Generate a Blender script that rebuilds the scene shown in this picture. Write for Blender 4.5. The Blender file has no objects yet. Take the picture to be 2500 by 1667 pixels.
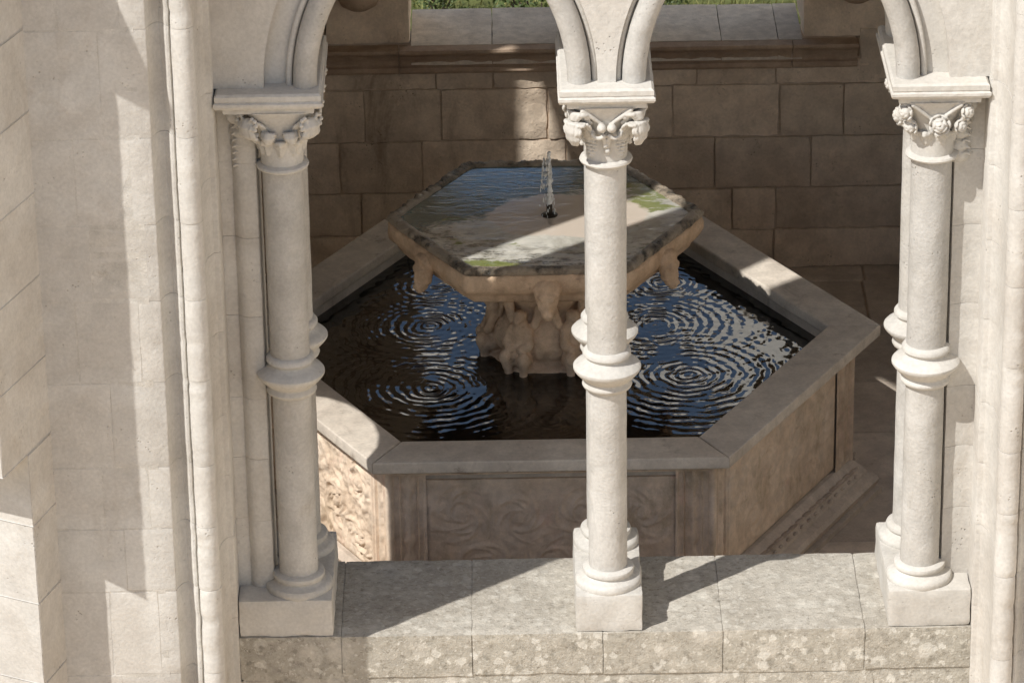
import bpy, bmesh, math, random
import numpy as np
from mathutils import Vector, Matrix, noise
random.seed(7)
R = math.radians
sc = bpy.context.scene
COL = sc.collection

# ------------------------------------------------------------------ camera, sky, sun, exposure
CAM = (-.3649, -14.0248, 7.7197); YAW, PITCH, ROLL, FPX = .0005, .4363, -.0161, 10020.7
f = Vector((math.sin(YAW)*math.cos(PITCH), math.cos(YAW)*math.cos(PITCH), -math.sin(PITCH)))
r0 = Vector((math.cos(YAW), -math.sin(YAW), 0)); u0 = r0.cross(f)
rr = math.cos(ROLL)*r0 + math.sin(ROLL)*u0; uu = -math.sin(ROLL)*r0 + math.cos(ROLL)*u0
cd = bpy.data.cameras.new('camera'); cam = bpy.data.objects.new('camera', cd); COL.objects.link(cam)
M = Matrix((rr, uu, -f)).transposed().to_4x4(); M.translation = CAM
cam.matrix_world = M
cd.sensor_width = 36; cd.lens = FPX/2500*36; cd.clip_start = .5; cd.clip_end = 600
sc.camera = cam

SUN_L = Vector((.777, .629, -1.2)).normalized()          # direction the light travels
world = bpy.data.worlds.new('World'); sc.world = world; world.use_nodes = True
wn = world.node_tree; bg = wn.nodes['Background']
sky = wn.nodes.new('ShaderNodeTexSky'); sky.sky_type = 'NISHITA'; sky.sun_disc = False
sky.sun_elevation = math.asin(-SUN_L.z); sky.sun_rotation = math.atan2(-SUN_L.x, -SUN_L.y)
sky.air_density = 1.0; sky.dust_density = 1.2; sky.ozone_density = .1
wn.links.new(sky.outputs[0], bg.inputs[0]); bg.inputs[1].default_value = .12
sd = bpy.data.lights.new('sun', 'SUN'); sd.energy = 4.1; sd.angle = R(.53); sd.color = (1, .982, .945)
sun = bpy.data.objects.new('sun', sd); COL.objects.link(sun)
sun.rotation_euler = SUN_L.to_track_quat('-Z', 'Y').to_euler()
vs = sc.view_settings; vs.view_transform = 'Standard'; vs.look = 'None'; vs.exposure = 0.2; vs.gamma = 1
vs.use_curve_mapping = False
sc.cycles.max_bounces = 10; sc.cycles.diffuse_bounces = 5; sc.cycles.glossy_bounces = 4
sc.cycles.caustics_reflective = False; sc.cycles.caustics_refractive = False
sc.cycles.use_denoising = True; sc.cycles.sample_clamp_indirect = 4

# ------------------------------------------------------------------ helpers
WMX = {}
def link(name, me, mat=None, parent=None, mtx=None, smooth=False):
    o = bpy.data.objects.new(name, me); COL.objects.link(o)
    if me is not None and mat is not None and not me.materials: me.materials.append(mat)
    if me is not None and smooth:
        me.polygons.foreach_set('use_smooth', [True]*len(me.polygons))
    mtx = mtx or Matrix()
    if parent is not None:
        o.parent = parent; o.matrix_parent_inverse = WMX[parent.name].inverted()
    o.matrix_basis = mtx; WMX[o.name] = mtx
    return o
def tag(o, label=None, cat=None, group=None, kind=None):
    if label: o['label'] = label
    if cat: o['category'] = cat
    if group: o['group'] = group
    if kind: o['kind'] = kind
    return o
def thing(name, label, cat, loc=(0, 0, 0), group=None):
    o = link(name, None, mtx=Matrix.Translation(loc)); return tag(o, label, cat, group)
def pyd(name, v, fs):
    me = bpy.data.meshes.new(name); me.from_pydata([tuple(p) for p in v], [], fs); me.update(); return me
def bm_mesh(bm, name='m'):
    bmesh.ops.recalc_face_normals(bm, faces=bm.faces)
    me = bpy.data.meshes.new(name); bm.to_mesh(me); bm.free(); return me
def shade_auto(me, ang=35):
    me.polygons.foreach_set('use_smooth', [True]*len(me.polygons))
    try: me.set_sharp_from_angle(angle=R(ang))
    except Exception: pass
    return me
rnd = lambda a: random.uniform(-a, a)

def stone(x0, x1, z0, z1, y0, y1, c=.007, j=.003, gap=.003, tl=.004):
    """one squared stone, face towards -Y at y0, worn irregular edges"""
    x0 += gap; x1 -= gap; z0 += gap; z1 -= gap
    ring = []
    for (a, b), (p, q) in zip(((x0, z0), (x1, z0), (x1, z1), (x0, z1)), ((x1, z0), (x1, z1), (x0, z1), (x0, z0))):
        for k in range(4):
            t = k/4; ring.append((a+(p-a)*t, b+(q-b)*t))
    cx, cz = (x0+x1)/2, (z0+z1)/2; n = len(ring); v = []
    tilt = (rnd(tl), rnd(tl), rnd(tl*.7))
    for (x, z) in ring:
        jx, jz = rnd(j), rnd(j); ins = c*random.uniform(.6, 1.5)
        v.append((x+jx-math.copysign(ins, x-cx) if abs(x-cx) > .45*(x1-x0) else x+jx,
                  y0+tilt[2]+tilt[0]*(x-cx)/max(.1, x1-x0)+tilt[1]*(z-cz)/max(.1, z1-z0),
                  z+jz-math.copysign(ins, z-cz) if abs(z-cz) > .45*(z1-z0) else z+jz))
    for (x, z) in ring: v.append((x+rnd(j*.4), y0+c*1.2+.003, z+rnd(j*.4)))
    for (x, z) in ring: v.append((x, y1, z))
    fs = [tuple(range(n)), tuple(range(3*n-1, 2*n-1, -1))]
    for a in (0, n):
        for i in range(n): fs.append((a+i, a+n+i, a+n+(i+1) % n, a+(i+1) % n))
    fs[0] = fs[0][::1]
    me = pyd('stone', v, fs)
    bm = bmesh.new(); bm.from_mesh(me); bpy.data.meshes.remove(me)
    return bm_mesh(bm, 'stone')

def bevel_box(x0, x1, y0, y1, z0, z1, b=.006, seg=2, j=0):
    bm = bmesh.new(); bmesh.ops.create_cube(bm, size=1)
    for v in bm.verts: v.co = Vector((x0 if v.co.x < 0 else x1, y0 if v.co.y < 0 else y1, z0 if v.co.z < 0 else z1)) + Vector((rnd(j), rnd(j), rnd(j)))
    if b: bmesh.ops.bevel(bm, geom=bm.edges[:], offset=b, segments=seg, affect='EDGES', profile=.5)
    return bm_mesh(bm)

def worn_block(x0, x1, y0, y1, z0, z1, b=.012, step=.03, amp=.004, seed=0):
    """block with subdivided noisy surfaces and rounded worn arrises"""
    nx, ny, nz = max(2, int((x1-x0)/step)), max(2, int((y1-y0)/step)), max(2, int((z1-z0)/step))
    bm = bmesh.new(); bmesh.ops.create_cube(bm, size=1)
    bmesh.ops.scale(bm, vec=(x1-x0, y1-y0, z1-z0), verts=bm.verts)
    ex = [e for e in bm.edges if abs((e.verts[0].co-e.verts[1].co).x) > 1e-6]
    ey = [e for e in bm.edges if abs((e.verts[0].co-e.verts[1].co).y) > 1e-6]
    bmesh.ops.subdivide_edges(bm, edges=ex, cuts=nx-1, use_grid_fill=True)
    ey = [e for e in bm.edges if abs((e.verts[0].co-e.verts[1].co).y) > (y1-y0)*.9]
    bmesh.ops.subdivide_edges(bm, edges=ey, cuts=ny-1, use_grid_fill=True)
    ez = [e for e in bm.edges if abs((e.verts[0].co-e.verts[1].co).z) > (z1-z0)*.9]
    bmesh.ops.subdivide_edges(bm, edges=ez, cuts=nz-1, use_grid_fill=True)
    h = Vector(((x1-x0)/2, (y1-y0)/2, (z1-z0)/2)); cen = Vector(((x0+x1)/2, (y0+y1)/2, (z0+z1)/2))
    for v in bm.verts:
        q = v.co+cen
        bb = b*(1+.8*noise.noise(q*9+Vector((seed, 0, 0))))
        # round: pull the corner regions in
        inner = Vector((max(-h.x+bb, min(h.x-bb, v.co.x)), max(-h.y+bb, min(h.y-bb, v.co.y)), max(-h.z+bb, min(h.z-bb, v.co.z))))
        d = v.co-inner
        if d.length > 1e-6: v.co = inner+d.normalized()*bb
        n = noise.noise(q*14+Vector((seed*3.1, 5, 0)))*amp + noise.noise(q*45)*amp*.35
        dirn = d.normalized() if d.length > 1e-6 else Vector()
        v.co += dirn*n
        v.co += cen
    return shade_auto(bm_mesh(bm), 50)

def lathe(prof, seg=48, cx=0, cy=0, jit=0, seed=0, warp=None):
    v = []; fs = []
    for (rad, z) in prof:
        for k in range(seg):
            a = 2*math.pi*k/seg; rr_ = rad
            if jit: rr_ += jit*noise.noise(Vector((math.cos(a)*rad*14+seed, math.sin(a)*rad*14, z*12)))
            if warp: rr_ *= warp(a, z)
            v.append((cx+rr_*math.cos(a), cy+rr_*math.sin(a), z))
    for i in range(len(prof)-1):
        for k in range(seg):
            fs.append((i*seg+k, i*seg+(k+1) % seg, (i+1)*seg+(k+1) % seg, (i+1)*seg+k))
    fs.append(tuple(range(seg-1, -1, -1))); fs.append(tuple((len(prof)-1)*seg+k for k in range(seg)))
    return shade_auto(pyd('lathe', v, fs), 40)

def prism(poly, z0, z1, cap=True):
    n = len(poly); v = [(x, y, z0) for x, y in poly]+[(x, y, z1) for x, y in poly]
    fs = [(i, (i+1) % n, n+(i+1) % n, n+i) for i in range(n)]
    if cap: fs += [tuple(range(n-1, -1, -1)), tuple(range(n, 2*n))]
    me = pyd('prism', v, fs); bm = bmesh.new(); bm.from_mesh(me); bpy.data.meshes.remove(me)
    return bm_mesh(bm)
def plate(poly, y0, y1):
    """outline in XZ extruded along Y"""
    n = len(poly); v = [(x, y0, z) for x, z in poly]+[(x, y1, z) for x, z in poly]
    fs = [(i, (i+1) % n, n+(i+1) % n, n+i) for i in range(n)]+[tuple(range(n)), tuple(range(2*n-1, n-1, -1))]
    me = pyd('plate', v, fs); bm = bmesh.new(); bm.from_mesh(me); bpy.data.meshes.remove(me)
    bmesh.ops.triangulate(bm, faces=[x for x in bm.faces if len(x.verts) > 4])
    return bm_mesh(bm)
def tube(path, rad, seg=14, squash=None):
    v = []; fs = []; P = [Vector(p) for p in path]; n = len(P)
    for i, p in enumerate(P):
        t = (P[min(i+1, n-1)]-P[max(i-1, 0)]).normalized()
        a = Vector((0, 1, 0)); a = (a-t*a.dot(t)).normalized() if abs(t.y) < .95 else Vector((1, 0, 0)); b = t.cross(a)
        rd = rad[i] if isinstance(rad, (list, tuple)) else rad
        for k in range(seg):
            an = 2*math.pi*k/seg; v.append(p+(a*math.cos(an)+b*math.sin(an))*rd)
    for i in range(n-1):
        for k in range(seg): fs.append((i*seg+k, i*seg+(k+1) % seg, (i+1)*seg+(k+1) % seg, (i+1)*seg+k))
    fs.append(tuple(range(seg-1, -1, -1))); fs.append(tuple((n-1)*seg+k for k in range(seg)))
    me = pyd('tube', v, fs); bm = bmesh.new(); bm.from_mesh(me); bpy.data.meshes.remove(me)
    return shade_auto(bm_mesh(bm), 50)
def join_mesh(ms):
    bm = bmesh.new()
    for m in ms: bm.from_mesh(m); bpy.data.meshes.remove(m)
    me = bpy.data.meshes.new('joined'); bm.to_mesh(me); bm.free(); return me
_ICO = {}
def _ico(sub):
    if sub not in _ICO:
        b_ = bmesh.new(); bmesh.ops.create_icosphere(b_, subdivisions=sub, radius=1); b_.verts.ensure_lookup_table()
        _ICO[sub] = (np.array([v.co[:] for v in b_.verts]), np.array([[v.index for v in f_.verts] for f_ in b_.faces])); b_.free()
    return _ICO[sub]
class Acc:
    """collects balls: either as plain meshes, or as a distance field for one continuous carved surface"""
    def __init__(s): s.v = []; s.f = []; s.n = 0; s.prims = []; s.fns = []
    def mesh(s, name='m'):
        for c, sz, rot, sub in s.prims:
            v, fs = _ico(sub); v = v*np.array(sz)
            if rot is not None: v = v @ rot.T
            s.v.append(v+c); s.f.append(fs+s.n); s.n += len(v)
        me = bpy.data.meshes.new(name); me.from_pydata(np.concatenate(s.v).tolist(), [], np.concatenate(s.f).tolist()); me.update(); return me
def ell(bm, c, s, rot=None, sub=2):
    bm.prims.append((np.array(c, float), np.array(s, float), np.array(rot.to_matrix()) if rot else None, sub))
def carve(acc, vox, k=None):
    """surface of the smooth union of all balls (naive surface nets)"""
    k = k or vox*.7
    lo = np.min([c-max(s) for c, s, _, _ in acc.prims], 0); hi = np.max([c+max(s) for c, s, _, _ in acc.prims], 0)
    for _, l_, h_ in acc.fns: lo = np.minimum(lo, l_); hi = np.maximum(hi, h_)
    lo -= 3*vox; hi += 3*vox; n = np.ceil((hi-lo)/vox).astype(int)+1
    ax = [lo[i]+vox*np.arange(n[i]) for i in range(3)]; F = np.full(n, .05)
    for fn, _, _ in acc.fns:
        X, Y, Z = np.meshgrid(*ax, indexing='ij'); F = np.minimum(F, fn(X, Y, Z))
    for c, s, rot, _ in acc.prims:
        m = max(s)+4*k; i0 = np.maximum(0, ((c-m-lo)/vox).astype(int)); i1 = np.minimum(n, ((c+m-lo)/vox).astype(int)+2)
        sl = tuple(slice(p, q) for p, q in zip(i0, i1))
        P = np.stack(np.meshgrid(*[ax[i][sl[i]] for i in range(3)], indexing='ij'), -1)-c
        if rot is not None: P = P @ rot
        q = P/s; ln = np.sqrt((q*q).sum(-1)); g = np.sqrt(((q/s)**2).sum(-1))+1e-9
        d = ln*(ln-1)/g; d = np.where(ln < .3, -min(s)*.7, d)
        A = F[sl]; h = np.maximum(k-np.abs(A-d), 0)/k; F[sl] = np.minimum(A, d)-h*h*k*.25
    ins = F < 0; S = np.zeros(tuple(n-1)+(3,)); Cn = np.zeros(tuple(n-1)); edges = []
    for axx in range(3):
        a0 = [slice(None)]*3; a1 = [slice(None)]*3; a0[axx] = slice(0, -1); a1[axx] = slice(1, None)
        f0, f1 = F[tuple(a0)], F[tuple(a1)]; idx = np.argwhere((f0 < 0) != (f1 < 0))
        o1, o2 = [i for i in range(3) if i != axx]
        idx = idx[(idx[:, o1] > 0) & (idx[:, o2] > 0) & (idx[:, o1] < n[o1]-1) & (idx[:, o2] < n[o2]-1)]
        v0 = f0[tuple(idx.T)]; v1 = f1[tuple(idx.T)]; t = v0/(v0-v1); pos = idx.astype(float); pos[:, axx] += t
        quad = []
        for d1, d2 in ((-1, -1), (0, -1), (0, 0), (-1, 0)):
            ci = idx.copy(); ci[:, o1] += d1; ci[:, o2] += d2
            np.add.at(S, tuple(ci.T), pos); np.add.at(Cn, tuple(ci.T), 1); quad.append(ci)
        edges.append((np.stack(quad, 1), v0 < 0, axx))
    vid = -np.ones(tuple(n-1), int); has = np.argwhere(Cn > 0); vid[tuple(has.T)] = np.arange(len(has))
    V = S[tuple(has.T)]/Cn[tuple(has.T)][:, None]*vox+lo; fs = []
    for q, neg, axx in edges:
        ids = vid[q[..., 0], q[..., 1], q[..., 2]]; flip = neg if axx != 1 else ~neg
        fs.append(np.where(flip[:, None], ids, ids[:, ::-1]))
    fs = np.concatenate(fs); me = bpy.data.meshes.new('carved')
    me.from_pydata(V.tolist(), [], fs.tolist()); me.update(); return me
from mathutils import Euler
def chain(bm, a, b, ra, rb, n=4, flat=1):
    a, b = Vector(a), Vector(b)
    for i in range(n):
        t = i/(n-1); ell(bm, a.lerp(b, t), (ra+(rb-ra)*t, (ra+(rb-ra)*t)*flat, ra+(rb-ra)*t))
def remesh(acc, vox, smooth_it=2, jit=0, k=None):
    out = carve(acc, vox, k)
    out.polygons.foreach_set('use_smooth', [True]*len(out.polygons))
    if jit:
        n = len(out.vertices); co = np.empty(n*3); nn = np.empty(n*3); out.vertices.foreach_get('co', co); out.vertices.foreach_get('normal', nn)
        k = np.array([noise.noise(Vector(p)*60) for p in co.reshape(-1, 3)])*jit
        out.vertices.foreach_set('co', (co.reshape(-1, 3)+nn.reshape(-1, 3)*k[:, None]).ravel()); out.update()
    return out

# ------------------------------------------------------------------ materials
class NT:
    def __init__(s, name):
        s.m = bpy.data.materials.new(name); s.m.use_nodes = True; s.t = s.m.node_tree
        s.b = s.t.nodes['Principled BSDF']; s.pos = s.n('ShaderNodeNewGeometry').outputs['Position']
    def n(s, ty, **k):
        x = s.t.nodes.new(ty)
        for a, b in k.items(): setattr(x, a, b)
        return x
    def l(s, a, b): s.t.links.new(a, b)
    def val(s, sock, v):
        if hasattr(v, 'is_output'): s.l(v, sock)
        else: sock.default_value = v
    def mapv(s, scale=(1, 1, 1), loc=(0, 0, 0), src=None):
        x = s.n('ShaderNodeMapping'); s.l(src or s.pos, x.inputs[0]); x.inputs[1].default_value = loc; x.inputs[3].default_value = scale
        return x.outputs[0]
    def noise(s, scale, detail=4, rough=.55, vec=None, dist=0):
        x = s.n('ShaderNodeTexNoise'); s.l(vec or s.pos, x.inputs['Vector']); x.inputs['Scale'].default_value = scale
        x.inputs['Detail'].default_value = detail; x.inputs['Roughness'].default_value = rough; x.inputs['Distortion'].default_value = dist
        return x.outputs['Fac']
    def voro(s, scale, feature='F1', vec=None, rnd_=1):
        x = s.n('ShaderNodeTexVoronoi', feature=feature); s.l(vec or s.pos, x.inputs['Vector']); x.inputs['Scale'].default_value = scale
        x.inputs['Randomness'].default_value = rnd_
        return x
    def ramp(s, v, a, b, c0=0., c1=1.):
        x = s.n('ShaderNodeMapRange', interpolation_type='SMOOTHSTEP'); s.l(v, x.inputs[0])
        x.inputs[1].default_value = a; x.inputs[2].default_value = b; x.inputs[3].default_value = c0; x.inputs[4].default_value = c1
        return x.outputs[0]
    def math(s, op, a, b=0., c=0.):
        x = s.n('ShaderNodeMath', operation=op); s.val(x.inputs[0], a); s.val(x.inputs[1], b); s.val(x.inputs[2], c); return x.outputs[0]
    def vmath(s, op, a, b=None, scale=None):
        x = s.n('ShaderNodeVectorMath', operation=op); s.val(x.inputs[0], a)
        if b is not None: s.val(x.inputs[1], b)
        if scale is not None: s.val(x.inputs[3], scale)
        return x
    def mix(s, fac, a, b, blend='MIX'):
        x = s.n('ShaderNodeMix', data_type='RGBA', blend_type=blend); s.val(x.inputs[0], fac)
        for sk, v in ((x.inputs[6], a), (x.inputs[7], b)):
            if hasattr(v, 'is_output'): s.l(v, sk)
            else: sk.default_value = (*v, 1)
        return x.outputs[2]
    def bump(s, h, strength, dist=.01, normal=None):
        x = s.n('ShaderNodeBump'); s.l(h, x.inputs['Height']); x.inputs['Strength'].default_value = strength; x.inputs['Distance'].default_value = dist
        if normal: s.l(normal, x.inputs['Normal'])
        return x.outputs[0]
    def out(s, col, rough=.85, normal=None, spec=.25):
        s.val(s.b.inputs['Base Color'], (*col, 1) if isinstance(col, tuple) else col)
        s.val(s.b.inputs['Roughness'], rough); s.b.inputs['Specular IOR Level'].default_value = spec
        if normal: s.l(normal, s.b.inputs['Normal'])
        return s.m
    def objrand(s): return s.n('ShaderNodeObjectInfo').outputs['Random']

def limestone(name, c1, c2, stain, stain_amt=.5, pits=.5, bumpk=.5, scale=1., streak=.4, var=.10, mot=1.):
    t = NT(name)
    big = t.noise(2.3*scale, 5, .6, dist=.6); mid = t.noise(9*scale, 6, .65); fine = t.noise(70*scale, 4, .6)
    col = t.mix(t.ramp(big, .35, .68), c1, c2)
    st = t.ramp(t.noise(4.1*scale, 7, .7, vec=t.mapv((1, 1, .28), (3, 1, 7)), dist=.8), .55, .75, 0, streak)
    col = t.mix(st, col, stain)
    blot = t.ramp(t.noise(6.5*scale, 8, .72, vec=t.mapv((1, 1, 1), (11, 4, 2))), .58, .74, 0, stain_amt)
    col = t.mix(blot, col, stain)
    col = t.mix(1, col, t.grey(mid, 1-.16*mot, 1+.13*mot), 'MULTIPLY')
    col = t.mix(1, col, t.grey(fine, .93, 1.07), 'MULTIPLY')
    col = t.mix(1, col, t.grey(t.objrand(), 1-var, 1+var, raw=True), 'MULTIPLY')
    vor = t.voro(55*scale); pit = t.math('MULTIPLY', t.ramp(vor.outputs['Distance'], .05, .28, 1, 0), t.ramp(t.noise(7*scale, 4, .6, vec=t.mapv((1, 1, 1), (5, 9, 1))), .55, .68))
    col = t.mix(t.math('MULTIPLY', pit, .55*pits), col, tuple(.35*x for x in stain))
    n = t.bump(t.math('ADD', t.math('MULTIPLY', mid, .7), t.math('MULTIPLY', fine, .22)), .55*bumpk, .02)
    n = t.bump(t.math('SUBTRACT', 1., pit), .6*pits, .006, n)
    return t.out(col, .88, n, .2)
def grey(s, v, lo, hi, raw=False):
    x = s.ramp(v, .25 if not raw else 0, .75 if not raw else 1, lo, hi)
    c = s.n('ShaderNodeCombineColor'); [s.l(x, c.inputs[i]) for i in range(3)]
    return c.outputs[0]
NT.grey = grey

M_PALE = limestone('pale_limestone', (.565, .54, .495), (.515, .485, .435), (.43, .375, .305), .28, .5, .5, 1, .3, .04, .45)
M_WALLP = limestone('weathered_pale_limestone', (.575, .55, .505), (.505, .47, .42), (.41, .355, .29), .45, .9, .7, 1, .5, .03, .5)
M_SHAFT = limestone('column_limestone', (.50, .48, .445), (.45, .425, .385), (.37, .33, .28), .5, 1.2, .9, 1.2, .8, .06, .7)
M_IN = limestone('brown_interior_stone', (.72, .595, .465), (.60, .48, .365), (.30, .225, .16), .75, 1.2, 1.1, 1, .7, .10)
M_CORN = limestone('cornice_stone', (.46, .345, .25), (.37, .265, .19), (.2, .14, .1), .5, .4, .7, 1.3, .4, .1)
M_MORTAR = limestone('lime_mortar', (.55, .52, .47), (.49, .455, .40), (.30, .24, .18), .4, .3, .8, 2, .2, .02)
M_MORTIN = limestone('dark_mortar', (.56, .445, .34), (.46, .355, .265), (.24, .18, .13), .5, .3, .8, 2, .2, .02)
M_RIM = limestone('grey_rim_stone', (.60, .53, .445), (.51, .44, .365), (.25, .2, .155), .9, .4, .4, 1.1, .55, .06)
M_BOWL = limestone('ochre_bowl_stone', (.66, .48, .325), (.52, .36, .235), (.21, .145, .1), .7, .5, .9, 2.2, .4, .04)
M_FLOOR = limestone('floor_flagstone', (.58, .49, .40), (.48, .40, .325), (.27, .21, .165), .5, .3, .4, 1.2, .1, .14)
M_LEDGE = limestone('grey_ledge_stone', (.72, .64, .53), (.60, .525, .43), (.32, .265, .21), .6, .6, .6, 2, .2, .07)
M_FAR = limestone('sunlit_render', (.86, .83, .77), (.82, .78, .72), (.66, .61, .54), .2, .1, .2, .3, .2, .03)

def sill_mat():
    t = NT('lichened_sill_stone')
    big = t.noise(3, 6, .65, dist=.5); mid = t.noise(22, 6, .7); fine = t.noise(110, 3, .6)
    col = t.mix(t.ramp(big, .35, .66), (.46, .425, .365), (.375, .34, .285))
    nz = t.n('ShaderNodeSeparateXYZ'); g = t.n('ShaderNodeNewGeometry'); t.l(g.outputs['Normal'], nz.inputs[0])
    front = t.ramp(t.math('ADD', t.math('MULTIPLY', nz.outputs[1], -1.), t.math('MULTIPLY', t.math('SUBTRACT', t.noise(16, 4, .6), .5), 1.2)), .15, .95)
    col = t.mix(t.math('MULTIPLY', front, t.ramp(t.noise(5, 6, .7), .30, .6, .3, .85)), col, (.40, .37, .31))
    dk = t.ramp(t.noise(38, 5, .75, vec=t.mapv((1, 1.6, 1))), .52, .66, 0, .75)
    col = t.mix(dk, col, (.225, .20, .16))
    col = t.mix(t.ramp(t.noise(70, 4, .7), .58, .66, 0, .55), col, (.60, .56, .49))
    wn1 = t.n('ShaderNodeTexNoise'); t.l(t.pos, wn1.inputs['Vector']); wn1.inputs['Scale'].default_value = 34; wn1.inputs['Detail'].default_value = 5; wn1.inputs['Roughness'].default_value = .7
    warp = t.vmath('SCALE', t.vmath('SUBTRACT', wn1.outputs['Color'], (.5, .5, .5)).outputs[0], scale=.05).outputs[0]
    for sc_, r_, seed, amt, tint in ((13, .50, 0, .85, (.62, .59, .52)), (26, .46, 7, .8, (.66, .63, .56)), (44, .42, 3, .75, (.64, .61, .54)), (7, .48, 13, .65, (.55, .51, .44)), (19, .34, 21, .6, (.20, .185, .15))):
        wv = t.vmath('ADD', t.mapv((1, 1, 1), (seed, seed*.7, 0)), warp).outputs[0]
        vo = t.voro(sc_, vec=wv); pick = t.n('ShaderNodeSeparateColor'); t.l(vo.outputs['Color'], pick.inputs[0])
        rr_ = t.math('MULTIPLY', pick.outputs[1], r_)
        spot = t.math('MULTIPLY', t.ramp(t.math('SUBTRACT', vo.outputs['Distance'], rr_), -.05, .03, 1, 0), t.math('GREATER_THAN', pick.outputs[0], .35))
        zone = t.ramp(t.noise(5.5, 5, .65, vec=t.mapv((1, 1, 1), (seed, 3, 1))), .30, .47)
        spot = t.math('MULTIPLY', t.math('MULTIPLY', spot, zone), t.math('ADD', t.math('MULTIPLY', front, .5), .5))
        col = t.mix(t.math('MULTIPLY', spot, amt*.8), col, tint)
    col = t.mix(1, col, t.grey(mid, .82, 1.15), 'MULTIPLY')
    n = t.bump(t.math('ADD', mid, t.math('MULTIPLY', fine, .4)), .55, .014)
    return t.out(col, .92, n, .15)
M_SILL = sill_mat()

def basin_mat():
    t = NT('rosy_carved_stone')
    a = t.noise(3.2, 6, .65, dist=.7); b = t.noise(14, 7, .7)
    col = t.mix(t.ramp(a, .36, .66), (.70, .565, .435), (.61, .47, .345))
    col = t.mix(t.ramp(t.noise(5, 6, .7, vec=t.mapv((1, 1, .45), (4, 2, 9))), .5, .72, 0, .7), col, (.33, .25, .155))
    col = t.mix(t.ramp(t.noise(6.5, 5, .6, vec=t.mapv((1, 1, .7), (1, 12, 5))), .58, .72, 0, .55), col, (.62, .42, .33))
    col = t.mix(t.ramp(t.noise(2.6, 5, .6, vec=t.mapv((1, 1, 1), (7, 2, 3))), .56, .70, 0, .6), col, (.62, .54, .45))
    col = t.mix(1, col, t.grey(b, .8, 1.18), 'MULTIPLY')
    return t.out(col, .8, t.bump(t.math('ADD', b, t.math('MULTIPLY', t.noise(90, 3), .25)), .45, .012), .25)
M_BASIN = basin_mat()

def moss_mat():
    t = NT('wet_mossy_stone')
    a = t.noise(24, 7, .72); b = t.noise(7, 4, .6)
    col = t.mix(t.ramp(a, .40, .62), (.06, .05, .038), (.30, .24, .175))
    col = t.mix(t.ramp(b, .42, .56, 0, .9), col, (.48, .39, .29))
    col = t.mix(t.ramp(t.noise(18, 5, .7, vec=t.mapv((1, 1, 1), (2, 8, 1))), .6, .72, 0, .5), col, (.08, .10, .03))
    return t.out(col, t.ramp(a, .35, .65, .25, .7), t.bump(a, 1., .03), .5)
M_MOSS = moss_mat()

def water_mat():
    t = NT('rippled_dark_water')
    src = [(-.729, 2.705, 1.0, 66, 0), (-.713, 2.071, 1.1, 60, 1.3), (.288, 2.687, .95, 64, 2.1), (.41, 2.161, 1.1, 58, .4),
           (-.70, 3.17, .7, 70, .9), (.34, 3.14, .8, 68, 2.7), (-.21, 3.35, .5, 72, .2), (-.2, 1.74, .18, 80, 1)]
    wob = t.n('ShaderNodeTexNoise'); t.l(t.pos, wob.inputs['Vector']); wob.inputs['Scale'].default_value = 9
    P = t.vmath('ADD', t.pos, t.vmath('SCALE', t.vmath('SUBTRACT', wob.outputs['Color'], (.5, .5, .5)).outputs[0], scale=.06).outputs[0]).outputs[0]
    tot = None; brk = t.ramp(t.noise(6.5, 3, .6, vec=t.mapv((1, 1, 1), (3, 1, 2))), .36, .64, .12, 1.35)
    for (x, y, amp, k, ph) in src:
        d = t.vmath('MULTIPLY', t.vmath('SUBTRACT', P, (x, y, 0)).outputs[0], (1, 1, 0)).outputs[0]
        ln = t.vmath('LENGTH', d).outputs['Value']
        # wavelength grows slowly outwards
        arg = t.math('ADD', t.math('MULTIPLY', t.math('POWER', t.math('ADD', ln, .01), .80), 2.6*k*.80), ph)
        env = t.math('MULTIPLY', t.math('EXPONENT', t.math('MULTIPLY', ln, -3.0)), t.math('MINIMUM', t.math('MULTIPLY', ln, 30), 1.))
        env = t.math('MULTIPLY', env, brk)
        s = t.math('MULTIPLY', t.math('MULTIPLY', t.math('COSINE', arg), env), amp*.20)
        v = t.vmath('SCALE', t.vmath('NORMALIZE', d).outputs[0], scale=s).outputs[0]
        tot = v if tot is None else t.vmath('ADD', tot, v).outputs[0]
    nz = t.n('ShaderNodeTexNoise'); t.l(t.mapv((1, 1.6, 1)), nz.inputs['Vector']); nz.inputs['Scale'].default_value = 22; nz.inputs['Detail'].default_value = 3
    tot = t.vmath('ADD', tot, t.vmath('SCALE', t.vmath('MULTIPLY', t.vmath('SUBTRACT', nz.outputs['Color'], (.5, .5, .5)).outputs[0], (1, 1, 0)).outputs[0], scale=.10).outputs[0]).outputs[0]
    nrm = t.vmath('NORMALIZE', t.vmath('ADD', tot, (0, 0, 1)).outputs[0]).outputs[0]
    t.out((.005, .005, .0045), .045, nrm, .5)
    t.b.inputs['IOR'].default_value = 1.82
    return t.m
M_WATER = water_mat()

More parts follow.
